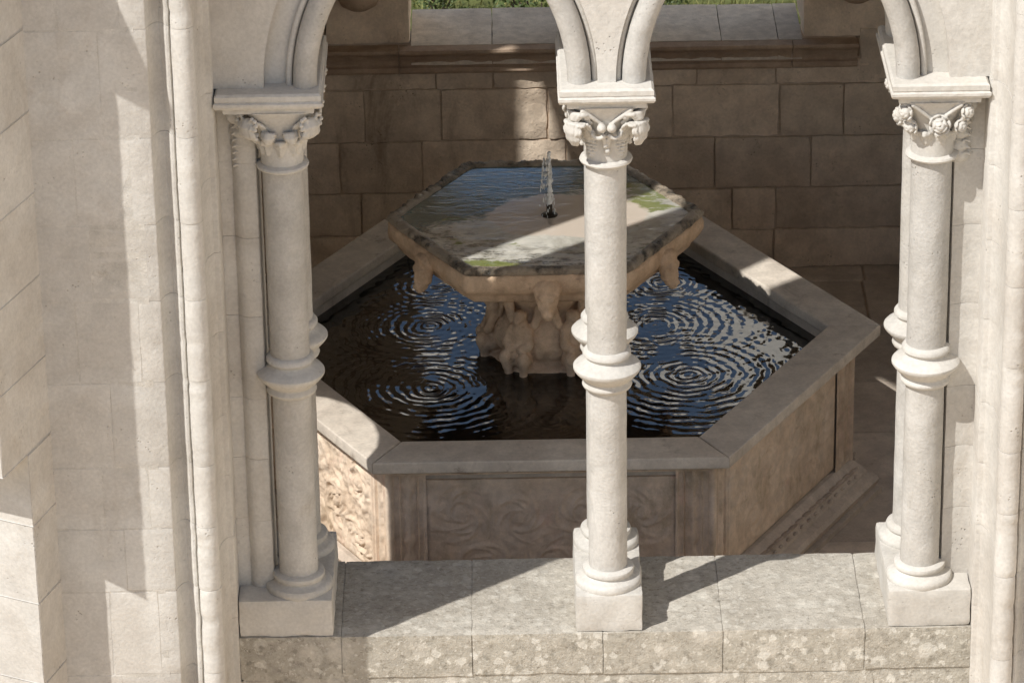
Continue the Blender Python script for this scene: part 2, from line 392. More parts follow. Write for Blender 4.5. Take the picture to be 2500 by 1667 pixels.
def bowlwater_mat():
    t = NT('shallow_bowl_water')
    n1 = t.noise(6, 6, .65, dist=.6); n2 = t.noise(20, 7, .72, vec=t.mapv((.5, 1.1, 1)))
    d = t.vmath('LENGTH', t.vmath('MULTIPLY', t.vmath('SUBTRACT', t.pos, (-.10, 2.42, 0)).outputs[0], (.85, 1.2, 0)).outputs[0]).outputs['Value']
    wig = t.math('ADD', d, t.math('MULTIPLY', t.math('SUBTRACT', t.noise(5, 4, .6), .5), .22))
    centre = t.ramp(wig, .27, .30, 1, 0); edge = t.ramp(wig, .30, .55)
    col = t.mix(t.ramp(n1, .36, .64), (.72, .69, .61), (.46, .44, .38))
    col = t.mix(t.math('MULTIPLY', edge, t.ramp(n2, .47, .60, 0, .9)), col, (.085, .08, .06))
    col = t.mix(t.math('MULTIPLY', t.ramp(t.noise(5, 6, .7, vec=t.mapv((.5, 1.3, 1), (2, 5.4, 1))), .54, .60), .9), col, (.17, .20, .035))
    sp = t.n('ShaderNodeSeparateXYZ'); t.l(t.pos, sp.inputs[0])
    sky_tint = t.ramp(t.math('ADD', t.math('SUBTRACT', t.math('MULTIPLY', sp.outputs[1], .9), t.math('MULTIPLY', sp.outputs[0], .45)), t.math('MULTIPLY', t.math('SUBTRACT', n1, .5), .5)), 2.36, 2.46, 0, .92)
    col = t.mix(sky_tint, col, (.06, .125, .13))  # teal sky reflection painted into the bottom colour at the back left
    col = t.mix(centre, col, (.66, .565, .47))
    h = t.math('ADD', t.noise(16, 4, .6, vec=t.mapv((.55, 1.5, 1)), dist=1.5), t.math('MULTIPLY', t.noise(60, 2), .12))
    t.out(col, .04, t.bump(h, .12, .01), .5); t.b.inputs['IOR'].default_value = 3.0
    return t.m
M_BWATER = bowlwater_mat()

def simple(name, c, rough=.6, spec=.3, metal=0, nscale=20, amt=.15, bump=.2):
    t = NT(name); n = t.noise(nscale, 5, .6)
    col = t.mix(1, c, t.grey(n, 1-amt, 1+amt), 'MULTIPLY'); t.b.inputs['Metallic'].default_value = metal
    return t.out(col, rough, t.bump(n, bump, .01), spec)
M_BRONZE = simple('dark_bronze', (.045, .035, .025), .5, .5, .6)
M_GRAVEL = simple('pale_courtyard_gravel', (.60, .475, .335), .95, .1, 0, 60, .2, .6)
M_GRASS = simple('grass_soil', (.09, .10, .035), .95, .1, 0, 8, .4, .6)
M_BLADE = simple('grass_blades', (.24, .24, .09), .7, .3, 0, 3, .4, 0)
M_LEAF = simple('shrub_leaves', (.07, .10, .03), .6, .4, 0, 6, .4, 0)
M_BARK = simple('shrub_stems', (.09, .07, .05), .9, .2)
M_TILE = simple('clay_roof_tiles', (.30, .17, .11), .85, .2, 0, 12, .3)
M_GLASS = simple('dark_window_glass', (.03, .035, .04), .1, .5)
def jet_mat():
    t = NT('splashing_water'); t.out((.92, .92, .90), .15, t.bump(t.noise(120, 2), .4, .004), .5)
    t.b.inputs['Transmission Weight'].default_value = .3; t.b.inputs['IOR'].default_value = 1.33
    return t.m
M_JET = jet_mat()

# ------------------------------------------------------------------ setting: ground, lawn, floor
g = link('ground', pyd('ground', [(-250, -250, -.9), (250, -250, -.9), (250, 250, -.9), (-250, 250, -.9)], [(0, 1, 2, 3)]), M_GRAVEL); tag(g, kind='structure')
g = link('lawn', pyd('lawn', [(-14, 5.9, -.896), (14, 5.9, -.896), (14, 15, -.896), (-14, 15, -.896)], [(0, 1, 2, 3)]), M_GRASS); tag(g, kind='structure')
ZF = -.73
fl = link('floor', bevel_box(-3.1, 3.1, .3, 5.3, -.9, ZF-.012, 0), M_MORTIN); tag(fl, kind='structure')
y = .42; k = 0
while y < 4.95:
    dy = random.choice((.46, .55, .62)); x = -2.9+(k % 2)*.3
    while x < 2.9:
        dx = random.uniform(.6, 1.0); x1 = min(x+dx, 2.95)
        link('flagstone', bevel_box(x+.004, x1-.004, y+.004, min(y+dy, 4.99)-.004, ZF-.05, ZF+rnd(.003), .006, 1), M_FLOOR, fl)
        x = x1
    y += dy; k += 1

# ------------------------------------------------------------------ parapet with sill blocks
par = thing('parapet_wall', 'low lichen-spotted stone parapet wall carrying the three columns', 'wall', (0, .17, -.9))
xs = [-1.432, -1.036, -.531, -.025, .439, .988, 1.40]
for i in range(6):
    a, b = xs[i]+.0006, xs[i+1]-.0006
    o = link('coping_block', worn_block(a, b, -.1345+rnd(.002), .487, -.185+rnd(.006), -.002+rnd(.0012), .005, .022, .0035, i), M_SILL, par)
x = -1.46; 
for w in (.44, .55, .38, .62, .5, .45):
    link('stone', worn_block(x+.004, min(x+w, 1.44)-.004, -.1325+rnd(.002), .47, -.56, -.192, .014, .04, .005, x), M_SILL, par); x += w
x = -1.46
for w in (.6, .5, .7, .55, .55):
    link('stone', worn_block(x+.004, min(x+w, 1.44)-.004, -.1325+rnd(.002), .47, -.9, -.566, .014, .06, .005, x), M_SILL, par); x += w
link('core', bevel_box(-1.42, 1.42, -.1285, .478, -.9, -.0065, 0), M_SILL, par)

# ------------------------------------------------------------------ columns
RING = [(.070, .078), (.084, .073), (.092, .062), (.092, .052), (.084, .044), (.080, .038), (.084, .031), (.104, .021), (.121, .012), (.129, .003),
        (.129, -.005), (.122, -.016), (.106, -.034), (.093, -.046), (.087, -.052), (.088, -.058), (.094, -.064), (.096, -.071), (.092, -.080), (.083, -.087), (.070, -.091)]
BASE = [(.125, .150), (.128, .158), (.128, .172), (.122, .182), (.108, .187), (.098, .190), (.092, .196), (.093, .202), (.099, .206), (.101, .214), (.098, .222), (.088, .227), (.076, .229)]
def shaft_prof(z0, z1, r0_, r1_, n=26): return [(r0_+(r1_-r0_)*i/n, z0+(z1-z0)*i/n) for i in range(n+1)]
NECK = [(.074, 1.908), (.086, 1.910), (.096, 1.915), (.099, 1.922), (.096, 1.929), (.086, 1.933), (.080, 1.935)]
def bell(acc):
    """capital bell: round at the neck, square and flaring under the impost"""
    zs = [1.93, 1.98, 2.03, 2.07, 2.11, 2.145, 2.168]; rs = [.079, .080, .084, .092, .104, .119, .131]; sq = [0, 0, .05, .2, .45, .7, .9]
    def fn(X, Y, Z):
        rad = np.interp(Z, zs, rs); q = np.interp(Z, zs, sq); rho = np.hypot(X, Y)+1e-9
        ext = np.minimum(rho/np.maximum(np.abs(X), np.abs(Y)+1e-9), 1.25); d = rho-rad*(1+(ext-1)*q)
        return np.maximum(d*.9, np.maximum(1.932-Z, Z-2.169))
    acc.fns.append((fn, np.array((-.18, -.18, 1.93)), np.array((.18, .18, 2.17))))
def leaf(bm, ang, pts, w, th, lobes=0):
    """bent leaf: pts (radius,z) from root to tip; w widths; row of flattened balls with lobes on both edges"""
    n = len(pts); c_, s_ = math.cos(ang), math.sin(ang); T = Vector((-s_, c_, 0)); Rr = Vector((c_, s_, 0))
    K = 34
    for i in range(K):
        t = i/(K-1)*(n-1); a = min(int(t), n-2); ft = t-a
        rad = pts[a][0]+(pts[a+1][0]-pts[a][0])*ft; z = pts[a][1]+(pts[a+1][1]-pts[a][1])*ft; ww = w[a]+(w[a+1]-w[a])*ft
        for q in (-1, -.8, -.6, -.4, -.2, 0, .2, .4, .6, .8, 1):
            wob = (.82+.30*abs(math.sin(i*.62))) if lobes else 1
            p = Rr*(rad-abs(q)**2*.012+(.004 if q == 0 else 0)-.0025*math.cos(q*11)*(lobes > 0))+T*(q*ww*wob)+Vector((0, 0, z-abs(q)*.004))
            ell(bm, p, (th*.62,)*3, sub=1)
def capital_scroll():
    bm = Acc(); bell(bm)
    for k in range(4):
        a = math.pi/4+k*math.pi/2
        leaf(bm, a, [(.082, 1.96), (.096, 2.03), (.122, 2.078), (.156, 2.112), (.184, 2.112), (.190, 2.080), (.184, 2.050), (.172, 2.030)], [.012, .026, .038, .042, .040, .034, .024, .008], .0105, 1)
        leaf(bm, a, [(.12, 2.10), (.155, 2.145), (.172, 2.150), (.176, 2.128)], [.03, .036, .032, .014], .011, 1)
        b = k*math.pi/2-math.pi/2; Rr = Vector((math.cos(b), math.sin(b), 0)); T = Vector((-math.sin(b), math.cos(b), 0)); Z = Vector((0, 0, 1))
        for s in (-1, 1):
            ell(bm, Rr*.121+T*(s*.0185)+Z*2.088, (.0175, .0175, .0175))
            ell(bm, Rr*.132+T*(s*.0185)+Z*2.088, (.008, .008, .008))
            for i in range(9):
                an = -2.7+i*.33; ell(bm, Rr*(.110)+T*s*(.030+.022*math.cos(an))+Z*(2.062+.018*math.sin(an)), (.0075,)*3, sub=1)
            chain(bm, Rr*.108+T*(s*.012)+Z*2.095, Rr*.128+T*(s*.088)+Z*2.16, .006, .009, 24)
            chain(bm, Rr*.086+T*(s*.006)+Z*2.0, Rr*.106+T*(s*.012)+Z*2.05, .007, .009, 6)
        for i in range(4): ell(bm, Rr*(.088+.003*i)+T*(.004*(-1)**i)+Z*(1.985+.022*i), (.010, .010, .011), sub=1)
    return remesh(bm, .0031, 2, .0005)
def capital_crocket():
    bm = Acc(); bell(bm)
    for k in range(4):
        a = math.pi/4+k*math.pi/2
        leaf(bm, a, [(.09, 2.04), (.11, 2.09), (.14, 2.125), (.168, 2.140), (.182, 2.118), (.176, 2.085), (.158, 2.070), (.142, 2.082)], [.014, .03, .036, .034, .034, .032, .026, .014], .011, 1)
        ell(bm, Vector((math.cos(a)*.160, math.sin(a)*.160, 2.130)), (.018, .018, .018))
        for s in (-1, 1):
            T = Vector((-math.sin(a), math.cos(a), 0)); c0 = Vector((math.cos(a), math.sin(a), 0))
            for i in range(7):
                an = i*.9; ell(bm, c0*.166+T*s*(.034+.016*math.cos(an))+Vector((0, 0, 2.13+.022*math.sin(an))), (.0085,)*3, sub=1)
            leaf(bm, a+s*.42, [(.092, 2.04), (.108, 2.075), (.128, 2.088), (.136, 2.070), (.130, 2.05)], [.01, .02, .022, .02, .008], .009, 1)
        b = k*math.pi/2
        for s in (-.62, 0, .62):
            leaf(bm, b+s, [(.083, 1.985), (.090, 2.02), (.102, 2.045), (.112, 2.046), (.112, 2.034)], [.008, .018, .020, .016, .006], .0075, 0)
    return remesh(bm, .0031, 2, .0005)
def rose(bm, c, n, rad):
    c = Vector(c); n = Vector(n).normalized(); q = n.to_track_quat('Z', 'Y'); ell(bm, c, (rad*.72,)*3)
    for ring, (m, rr_, h, s) in enumerate(((3, .28, .62, .34), (5, .58, .36, .42), (7, .88, -.02, .44))):
        for i in range(m):
            a = 2*math.pi*i/m+ring*.5; p = Vector((rr_*math.cos(a), rr_*math.sin(a), h))*rad
            e = (q @ Euler((0, .75-.3*ring, a)).to_quaternion()).to_euler() if False else None
            rot = q.to_matrix() @ Euler((0, 0, a)).to_matrix() @ Euler((0, -.6+.5*ring, 0)).to_matrix()
            ell(bm, c+q @ p, (rad*.16, rad*s, rad*s*.85), rot.to_euler())
def capital_rose():
    bm = Acc(); bell(bm); Z = Vector((0, 0, 1))
    for k in range(4):
        a = math.pi/4+k*math.pi/2; D = Vector((math.cos(a), math.sin(a), 0))
        rose(bm, D*.158+Z*2.128, D+Z*.1, .030); chain(bm, D*.095+Z*2.03, D*.15+Z*2.11, .010, .012, 8)
        rose(bm, D*.128+Z*2.065, D-Z*.15, .030)
        b = k*math.pi/2-math.pi/2; F = Vector((math.cos(b), math.sin(b), 0)); T = Vector((-math.sin(b), math.cos(b), 0))
        rose(bm, F*.118+Z*2.078+T*.012, F+Z*.15, .038)
        for s in (-1, 1):
            chain(bm, F*.104+T*(s*.010)+Z*2.09, F*.126+T*(s*.088)+Z*2.16, .006, .008, 24)
            leaf(bm, b+s*.4, [(.082, 1.99), (.090, 2.02), (.102, 2.04), (.106, 2.028)], [.010, .022, .020, .006], .008, 1)
    return remesh(bm, .0031, 1, .0004)
def abacus(x0, x1):
    """moulded impost slab with chamfered upper edge; profile swept round a rectangle"""
    prof = [(-.030, 2.166), (-.030, 2.184), (-.018, 2.188), (-.004, 2.194), (.002, 2.204), (.002, 2.214), (-.006, 2.220), (-.006, 2.222), (-.003, 2.224), (-.003, 2.242), (-.012, 2.250)]
    y0_, y1_ = -.152, .472; v = []; fs = []
    for off, z in prof: v += [(x0-off, y0_-off, z), (x1+off, y0_-off, z), (x1+off, y1_+off, z), (x0-off, y1_+off, z)]
    for i in range(len(prof)-1):
        for k in range(4): fs.append((i*4+k, i*4+(k+1) % 4, i*4+4+(k+1) % 4, i*4+4+k))
    fs += [(3, 2, 1, 0), tuple(len(prof)*4-4+k for k in range(4))]
    bm = bmesh.new(); m_ = pyd('a', v, fs); bm.from_mesh(m_); bpy.data.meshes.remove(m_)
    long_ = [e for e in bm.edges if abs((e.verts[0].co-e.verts[1].co).x) > .1 or abs((e.verts[0].co-e.verts[1].co).y) > .1]
    bmesh.ops.subdivide_edges(bm, edges=long_, cuts=14, use_grid_fill=True)
    for q in bm.verts: q.co += Vector((noise.noise(q.co*40), noise.noise(q.co*40+Vector((9, 0, 0))), noise.noise(q.co*40+Vector((0, 7, 0)))))*.0018
    return bm_mesh(bm)
YB = .3225
def column(name, X, label, capmesh, ax0, ax1, px0, px1, seed):
    t = thing(name, label, 'column', (X, .16, 0), 'twin columns of the fountain arcade')
    link('plinth', worn_block(px0, px1, -.128, .45, -.003, .156, .010, .016, .004, seed), M_PALE, t)
    for n, yy in enumerate((0, YB)):
        mt = Matrix.Translation((X, yy, 0)) @ Matrix.Rotation(seed+n*1.7, 4, 'Z')
        link('base', lathe(BASE, 56, jit=.0022, seed=seed+n), M_PALE, t, mt)
        link('lower_shaft', lathe(shaft_prof(.224, .99, .0745, .0735), 44, jit=.0012, seed=seed+2+n), M_SHAFT, t, mt)
        link('shaft_ring', lathe([(a, 1.074+b) for a, b in RING], 56, jit=.002, seed=seed+4+n), M_PALE, t, mt)
        link('upper_shaft', lathe(shaft_prof(1.14, 1.91, .0745, .0755), 44, jit=.0012, seed=seed+6+n), M_SHAFT, t, mt)
        mc = Matrix.Translation((X, yy, 0))
        cp = link('capital', capmesh, M_PALE, t, mc)
        link('neck_ring', lathe(NECK, 56, jit=.002, seed=seed+8+n), M_PALE, cp, mc)
    link('impost_slab', abacus(ax0, ax1), M_PALE, t)
    return t
C1, C2, C3 = capital_crocket(), capital_scroll(), capital_rose()
colL = column('twin_column', -1.1955, 'shaded pale twin column with hooked crocket capitals beside the left jamb', C1, -1.428, -1.035, -1.428, -1.065, 1.0)
colC = column('twin_column', 0.0, 'sunlit middle twin column with paired scroll buds on its capitals', C2, -.175, .175, -.128, .130, 3.0)
colR = column('twin_column', 1.2045, 'sunlit twin column with carved roses on its capitals beside the right jamb', C3, 1.035, 1.395, 1.075, 1.395, 5.0)

# ------------------------------------------------------------------ arcade arches over the columns
arc = thing('arcade_wall', 'pale stone arches with round roll mouldings springing from the imposts', 'arches', (0, .16, 2.25))
ZS, RA = 2.25, .73
def arch_path(cx, n, m=18, half=None):
    xl, xr = cx-.455, cx+.455; cl, cr = xl+RA, xr-RA; rad = RA+n; pts = []
    a0 = 0; amax = math.acos((cl-cx)/rad)
    for i in range(m+1):
        a = amax*i/m; pts.append((cl-rad*math.cos(a), ZS+rad*math.sin(a)))
    for i in range(m-1, -1, -1):
        a = amax*i/m; pts.append((cr+rad*math.cos(a), ZS+rad*math.sin(a)))
    return pts
BAYS = (-.5978, .6022)
for cx in BAYS:
    for yy in (-.055, .375):
        link('arch_roll', tube([(x, yy, z-.002) for x, z in arch_path(cx, .045)], .044, 18), M_SHAFT, arc)
    link('fillet', tube([(x, -.045, z) for x, z in arch_path(cx, .103)], .012, 10), M_PALE, arc)
def spandrel(n, x0, x1, top, ni=None):
    ni = n if ni is None else ni
    def bay(cx, nl, nr):
        a_, b_ = arch_path(cx, nl), arch_path(cx, nr); return a_[:18]+[(cx, ZS+.676+max(nl, nr))]+b_[19:]
    p = [(x0, ZS)]+bay(BAYS[0], n, ni)+bay(BAYS[1], ni, n)+[(x1, ZS), (x1, top), (x0, top)]
    return p
link('arch_core', plate(spandrel(.06, -1.47, 1.44, 4.7), -.030, .37), M_PALE, arc)
link('spandrel_face', plate(spandrel(.195, -1.472, 1.442, 4.68, .112), -.078, -.031), M_WALLP, arc)

# ------------------------------------------------------------------ moulded jambs (profile in plan, stacked courses)
def circ(cx, cy, r_, a0, a1, n):
    return [(cx+r_*math.cos(R(a0+(a1-a0)*i/n)), cy+r_*math.sin(R(a0+(a1-a0)*i/n))) for i in range(n+1)]
def jamb_profile(right, EXT):
    if right: p = [(-1.318, .20), (-1.318, .012), (-1.322, -.008)]
    else: p = [(-1.290, .20), (-1.290, .000), (-1.294, -.010), (-1.304, -.015), (-1.335, -.018), (-1.356, -.014), (-1.370, -.004), (-1.379, .010), (-1.383, .016)]   # round-edged pilaster behind the column
    p += [(-1.388, .012), (-1.430, .008), (-1.431, -.135), (-1.436, -.142), (-1.452, -.146), (-1.458, -.155)]   # flat, fillet
    p += [(-1.474, -.19), (-1.482, -.26), (-1.483, -.33), (-1.478, -.42), (-1.471, -.468)]  # hollow reveal
    p += circ(-1.499, -.535, .043, 60, -150, 16)                        # big roll
    p += [(-1.538, -.515), (-1.541, -.528), (-1.545, -.535), (-1.553, -.536), (-1.558, -.528)]      # quirk and fillet
    p += [(-1.566, -.505), (-1.580, -.495), (-1.596, -.503), (-1.608, -.523), (-1.617, -.548), (-1.6215, -.567)]  # hollow
    p += [(-1.626, -.570), (-EXT, -.570), (-EXT, .20)]
    return p
ROLLZ = [-.9, -.62, -.26, .094, .445, .708, .962, 1.305, 1.627, 1.928, 2.259, 2.669, 3.05]
JEXT = [1.78, 1.70, 1.84, 1.69, 1.80, 1.70, 1.82, 1.70, 1.86, 1.70, 1.79, 1.71]
def jamb(label, sx, sxk, mat):
    t = thing('moulded_jamb', label, 'jamb', (sx*1.5, -.2, -.9))
    for i in range(len(ROLLZ)-1):
        P = jamb_profile(sx > 0, JEXT[i])
        z0, z1 = ROLLZ[i]+.0006, ROLLZ[i+1]-.0006; n = len(P); nz = 20; v = []; fs = []
        ox, oy = rnd(.001), rnd(.001)
        for k in range(nz+1):
            z = z0+(z1-z0)*k/nz; e = .0022 if k in (0, nz) else 0
            for j_, (x, y_) in enumerate(P):
                q = Vector((x*7, y_*7, z*9+sx*5)); d = noise.noise(q)*.0012+noise.noise(q*5)*.0008
                edge = -1.64 < x < -1.60 and y_ < -.55
                chip = max(0, noise.noise(Vector((x*3, 2, z*26)))-.32)*.011 if (edge or (-1.56 < x < -1.47 and y_ < -.5)) else 0
                v.append((sx*sxk+sx*abs(x) + (-sx)*(0)+ox+d + (-sx*chip*.6), y_+oy+d+e*.8+chip, z))
        for k in range(nz):
            for j_ in range(n): fs.append((k*n+j_, k*n+(j_+1) % n, (k+1)*n+(j_+1) % n, (k+1)*n+j_))
        fs += [tuple(range(n)), tuple(nz*n+j_ for j_ in range(n))]
        bm = bmesh.new(); m_ = pyd('j', v, fs); bm.from_mesh(m_); bpy.data.meshes.remove(m_)
        link('moulded_stone', shade_auto(bm_mesh(bm), 38), mat, t)
    return t
jl = jamb('left moulded doorway jamb with a sunlit roll between shaded hollows', -1, 0, M_WALLP)
jr = jamb('sunlit right moulded jamb with vertical rolls at the picture edge', 1, -.033, M_WALLP)
# leafy jamb capitals behind the outer columns
def jamb_capital(sx, off):
    bm = Acc(); cx, cy = -1.336, .035
    for z, r_ in ((1.905, .050), (1.95, .052), (2.0, .055), (2.05, .060), (2.1, .066), (2.15, .072)):
        ell(bm, Vector((cx, cy, z)), (r_, r_, .035))
    for col_ in (-.035, .02):
        for i in range(9):
            z = 1.915+i*.026
            for s in (-1, 1):
                ell(bm, Vector((cx+col_*.75+s*.009, cy-.043-.014*i/9, z+.004)), (.011, .006, .0055), Euler((0, s*.6, 0)), 1)
    ell(bm, Vector((cx-.03, cy-.075, 2.13)), (.03, .02, .03))
    me = remesh(bm, .004, 1)
    for v in me.vertices: v.co.x = sx*(abs(v.co.x))+off
    if sx > 0: me.flip_normals()
    return me
link('jamb_capital', jamb_capital(-1, 0), M_PALE, jl)
link('jamb_capital', jamb_capital(1, -.033), M_PALE, jr)

# ------------------------------------------------------------------ flank walls with coursed stones
def flank(label, xa, xb, joints, sx, off):
    WZ = ROLLZ
    t = thing('flank_wall', label, 'wall', ((xa+xb)/2, -.4, -.9))
    link('core', bevel_box(xa if sx < 0 else 1.629, -1.662 if sx < 0 else xb, -.5694, .19, -.9, 3.05, 0), M_MORTAR, t)
    for i in range(len(WZ)-1):
        e_ = sx*JEXT[i]+off; cuts = [xa]+joints[i % len(joints)]+[e_] if sx < 0 else [e_]+[q for q in joints[i % len(joints)] if q > e_+.1]+[xb]
        for a, b in zip(cuts, cuts[1:]):
            link('stone', stone(a, b, WZ[i], WZ[i+1], -.570, -.42, .0018, .0018, .0014, .0006), M_WALLP, t)
    return t
fl_ = flank('pale coursed stone wall between the left buttress and the moulded jamb', -2.14, -1.87, [[], [-1.92], [], [-1.87], [], [-1.87], [], [-1.93], [], [-1.9], [], [-1.93]], -1, 0)
fr_ = flank('sunlit coursed stone wall at the right picture edge', 1.84, 2.14, [[1.95], [1.92], [1.98]], 1, -.033)

# ------------------------------------------------------------------ left buttress: overhanging upper stage, recessed lower stage
bt = thing('buttress', 'tall angled stone buttress at the left edge with overhanging upper stage', 'buttress', (-2.3, -.9, -.9))
def bpoly(P): return [(-2.046, -.566), P, (P[0]-.55, P[1]+.275), (P[0]-.55, -.40), (-2.10, -.40)]
P1, P2, P3 = (-2.112, -.756), (-2.184, -.937), (-2.224, -1.09)
def bstage(P, z0, z1, nm='stone', P_top=None, seed=0):
    lo, hi = bpoly(P), bpoly(P_top or P); n = len(lo); v = []; fs = []; N = max(1, int((z1-z0)/.04))
    for k in range(N+1):
        t = k/N; z = z0+(z1-z0)*t
        for (a, b), (c_, d) in zip(lo, hi):
            w = noise.noise(Vector((a*3, seed, z*14)))*.0015+max(0, noise.noise(Vector((a, seed+3, z*30)))-.35)*.006
            v.append((a+(c_-a)*t-w, b+(d-b)*t+w, z))
    for k in range(N):
        for i in range(n): fs.append((k*n+i, k*n+(i+1) % n, (k+1)*n+(i+1) % n, (k+1)*n+i))
    fs += [tuple(range(n)), tuple(N*n+i for i in range(n))]
    bm = bmesh.new(); m_ = pyd('b', v, fs); bm.from_mesh(m_); bpy.data.meshes.remove(m_)
    bmesh.ops.bevel(bm, geom=[e for e in bm.edges if e.calc_face_angle(0) > .9], offset=.0025, segments=2, affect='EDGES')
    return link(nm, bm_mesh(bm), M_WALLP, bt)
zz = [-.9, -.55, -.2, .16, .50, .82, 1.11]
for i in range(len(zz)-1): bstage(P1, zz[i]+.0006, zz[i+1]-.0006, seed=i)
zz = [1.11, 1.42, 1.74, 2.06, 2.37, 2.68, 3.0, 3.33]
for i in range(len(zz)-1): bstage(P2, zz[i]+.0006, zz[i+1]-.0006, seed=i+9)
bstage(P3, 3.332, 3.40, 'drip_course', seed=20)
bstage(P3, 3.402, 3.52, 'weathering', P2, 21)
bstage(P2, 3.522, 4.1, seed=22); bstage(P2, 4.102, 4.7, seed=23); bstage(P2, 4.702, 5.2, 'cap_stone', seed=24)

# ------------------------------------------------------------------ pavilion shell out of frame: enclosing arch, side walls, roof
sh = thing('pavilion_shell', 'stone side walls, enclosing arch and roof of the fountain pavilion', 'pavilion', (0, 2.5, -.9))
p = [(-2.15, 3.052), (-1.60, 3.052)]+[(-.02-1.58*math.cos(R(180*i/36)), 3.052+1.50*math.sin(R(180*i/36))) for i in range(1, 36)]+[(1.56, 3.052), (2.15, 3.052), (2.15, 5.2), (-2.15, 5.2)]
link('enclosing_arch', plate(p, -.57, -.10), M_PALE, sh)
link('upper_wall', plate([(-2.15, 4.62), (2.15, 4.62), (2.15, 5.2), (-2.15, 5.2)], -.098, .45), M_PALE, sh)
link('pier', bevel_box(-2.15, -1.472, -.098, .2, 3.052, 5.2, 0), M_PALE, sh)
link('pier', bevel_box(1.445, 2.15, -.098, .47, 3.052, 5.2, 0), M_PALE, sh)
def holed_wall(A, B, zlo, zhi, holes, thick, mat):
    """wall in the vertical plane A->B with openings given in (along, height)"""
    A, B = Vector(A), Vector(B); d = (B-A); L = d.length; d.normalize(); nrm = Vector((-d.y, d.x))
    cu = bpy.data.curves.new('w', 'CURVE'); cu.dimensions = '2D'; cu.fill_mode = 'BOTH'; cu.extrude = thick/2
    for poly in [[(0, zlo), (L, zlo), (L, zhi), (0, zhi)]]+holes:
        s = cu.splines.new('POLY'); s.points.add(len(poly)-1); s.use_cyclic_u = True
        for q, (a, b) in zip(s.points, poly): q.co = (a, b, 0, 1)
    o = bpy.data.objects.new('w', cu); COL.objects.link(o); dg = bpy.context.evaluated_depsgraph_get(); dg.update()
    me = bpy.data.meshes.new_from_object(o.evaluated_get(dg)); bpy.data.objects.remove(o)
    me.transform(Matrix(((d.x, 0, nrm.x, A.x), (d.y, 0, nrm.y, A.y), (0, 1, 0, 0), (0, 0, 0, 1)))); me.update()
    me.materials.clear()
    return link('side_wall', me, mat, sh)
def arch_hole(u0, u1, z0, z1, k=10):
    c_, r_ = (u0+u1)/2, (u1-u0)/2
    return [(u0, z0), (u1, z0)]+[(c_+r_*math.cos(math.pi*i/k), z1-r_*.9+r_*.9*math.sin(math.pi*i/k)) for i in range(k+1)]
LF0, LF1 = (-1.6, .2), (-3.17, 2.78)
holed_wall(LF0, LF1, -.9, 5.2, [arch_hole(.36, 1.10, 0, 1.66), [(.53, 2.80), (.735, 2.80), (.755, 4.10), (.80, 4.54), (.48, 4.56), (.53, 4.2)],
                                [(2.66, 4.10), (2.887, 4.10), (2.885, 4.80), (2.828, 4.80), (2.736, 4.49)]], .06, M_PALE)  # openings in this unseen wall are shaped to throw the sun patches inside
holed_wall((-3.17, 2.80), (-1.9, 4.96), -.9, 5.2, [], .08, M_PALE)
holed_wall((1.72, .2), (3.0, 2.5), -.9, 5.2, [arch_hole(.2, 1.2, 0, 3.2)], .08, M_PALE)
holed_wall((3.0, 2.5), (1.95, 4.96), -.9, 5.2, [arch_hole(.2, 1.2, 0, 3.4)], .08, M_PALE)
rp = [(-2.2, -.60), (2.2, -.60), (2.2, .2), (3.1, 2.5), (2.1, 5.5), (-2.1, 5.5), (-3.3, 2.85), (-1.75, .2), (-2.2, .2)]
link('ceiling', prism(rp, 5.202, 5.25), M_PALE, sh)
link('roof', prism(rp, 5.252, 5.45), M_TILE, sh)

# ------------------------------------------------------------------ back wall with cornice and window
YW = 4.93
bw = thing('back_wall', 'dark brown coursed stone wall behind the fountain with a moulded cornice', 'wall', (0, YW, -.73))
link('core', bevel_box(-2.0, 2.0, YW+.0115, 5.40, -.9, .40, 0), M_MORTIN, bw)
COURSES = [(.262, .395, [-.71, -.43, .0, .58, .97]), (-.015, .262, [-1.07, -.69, -.16, .46, .99, 1.31]), (-.290, -.015, [-1.2, -.79, -.07, .67, 1.15]),
           (-.52, -.290, [-1.1, -.60, .1, .76, .98]), (-.73, -.52, [-.9, -.3, .4, .97])]
for z0, z1, js in COURSES:
    cuts = [-2.0]+js+[1.98]
    for a, b in zip(cuts, cuts[1:]):
        a2, z0b = a, z0
        link('stone', worn_block(a+.002+rnd(.002), b-.002, YW+rnd(.006), YW+.14, z0+.002+rnd(.003), z1-.002+rnd(.003), .010, .026, .008, a*7+z0), M_IN, bw)
prof = [(.0, .352), (.028, .358), (.036, .370), (.036, .392), (.020, .398), (.016, .404), (.022, .425), (.040, .452), (.066, .474), (.088, .482), (.092, .490), (.092, .503), (.0, .503)]
def cornice(x0, x1):
    v = []; n = len(prof); K = max(2, int((x1-x0)/.06))
    for k in range(K+1):
        x = x0+(x1-x0)*k/K
        for o_, z in prof: v.append((x, YW-o_+noise.noise(Vector((x*20, o_*30, z*20)))*.003, z+noise.noise(Vector((x*20, 4, z*30)))*.002))
    fs = [(k*n+i, k*n+(i+1) % n, (k+1)*n+(i+1) % n, (k+1)*n+i) for k in range(K) for i in range(n)]
    fs += [tuple(range(n)), tuple(K*n+i for i in range(n))]
    bm = bmesh.new(); m_ = pyd('c', v, fs); bm.from_mesh(m_); bpy.data.meshes.remove(m_); return bm_mesh(bm)
for a, b in ((-2.0, -.893), (-.888, .30), (.305, 1.046), (1.05, 1.372)): link('cornice_stone', cornice(a, b), M_CORN, bw)
link('stone', stone(1.376, 1.98, .262, .56, YW, YW+.2, .008, .005, .003), M_IN, bw)
wx0, wx1 = -.832, 1.100
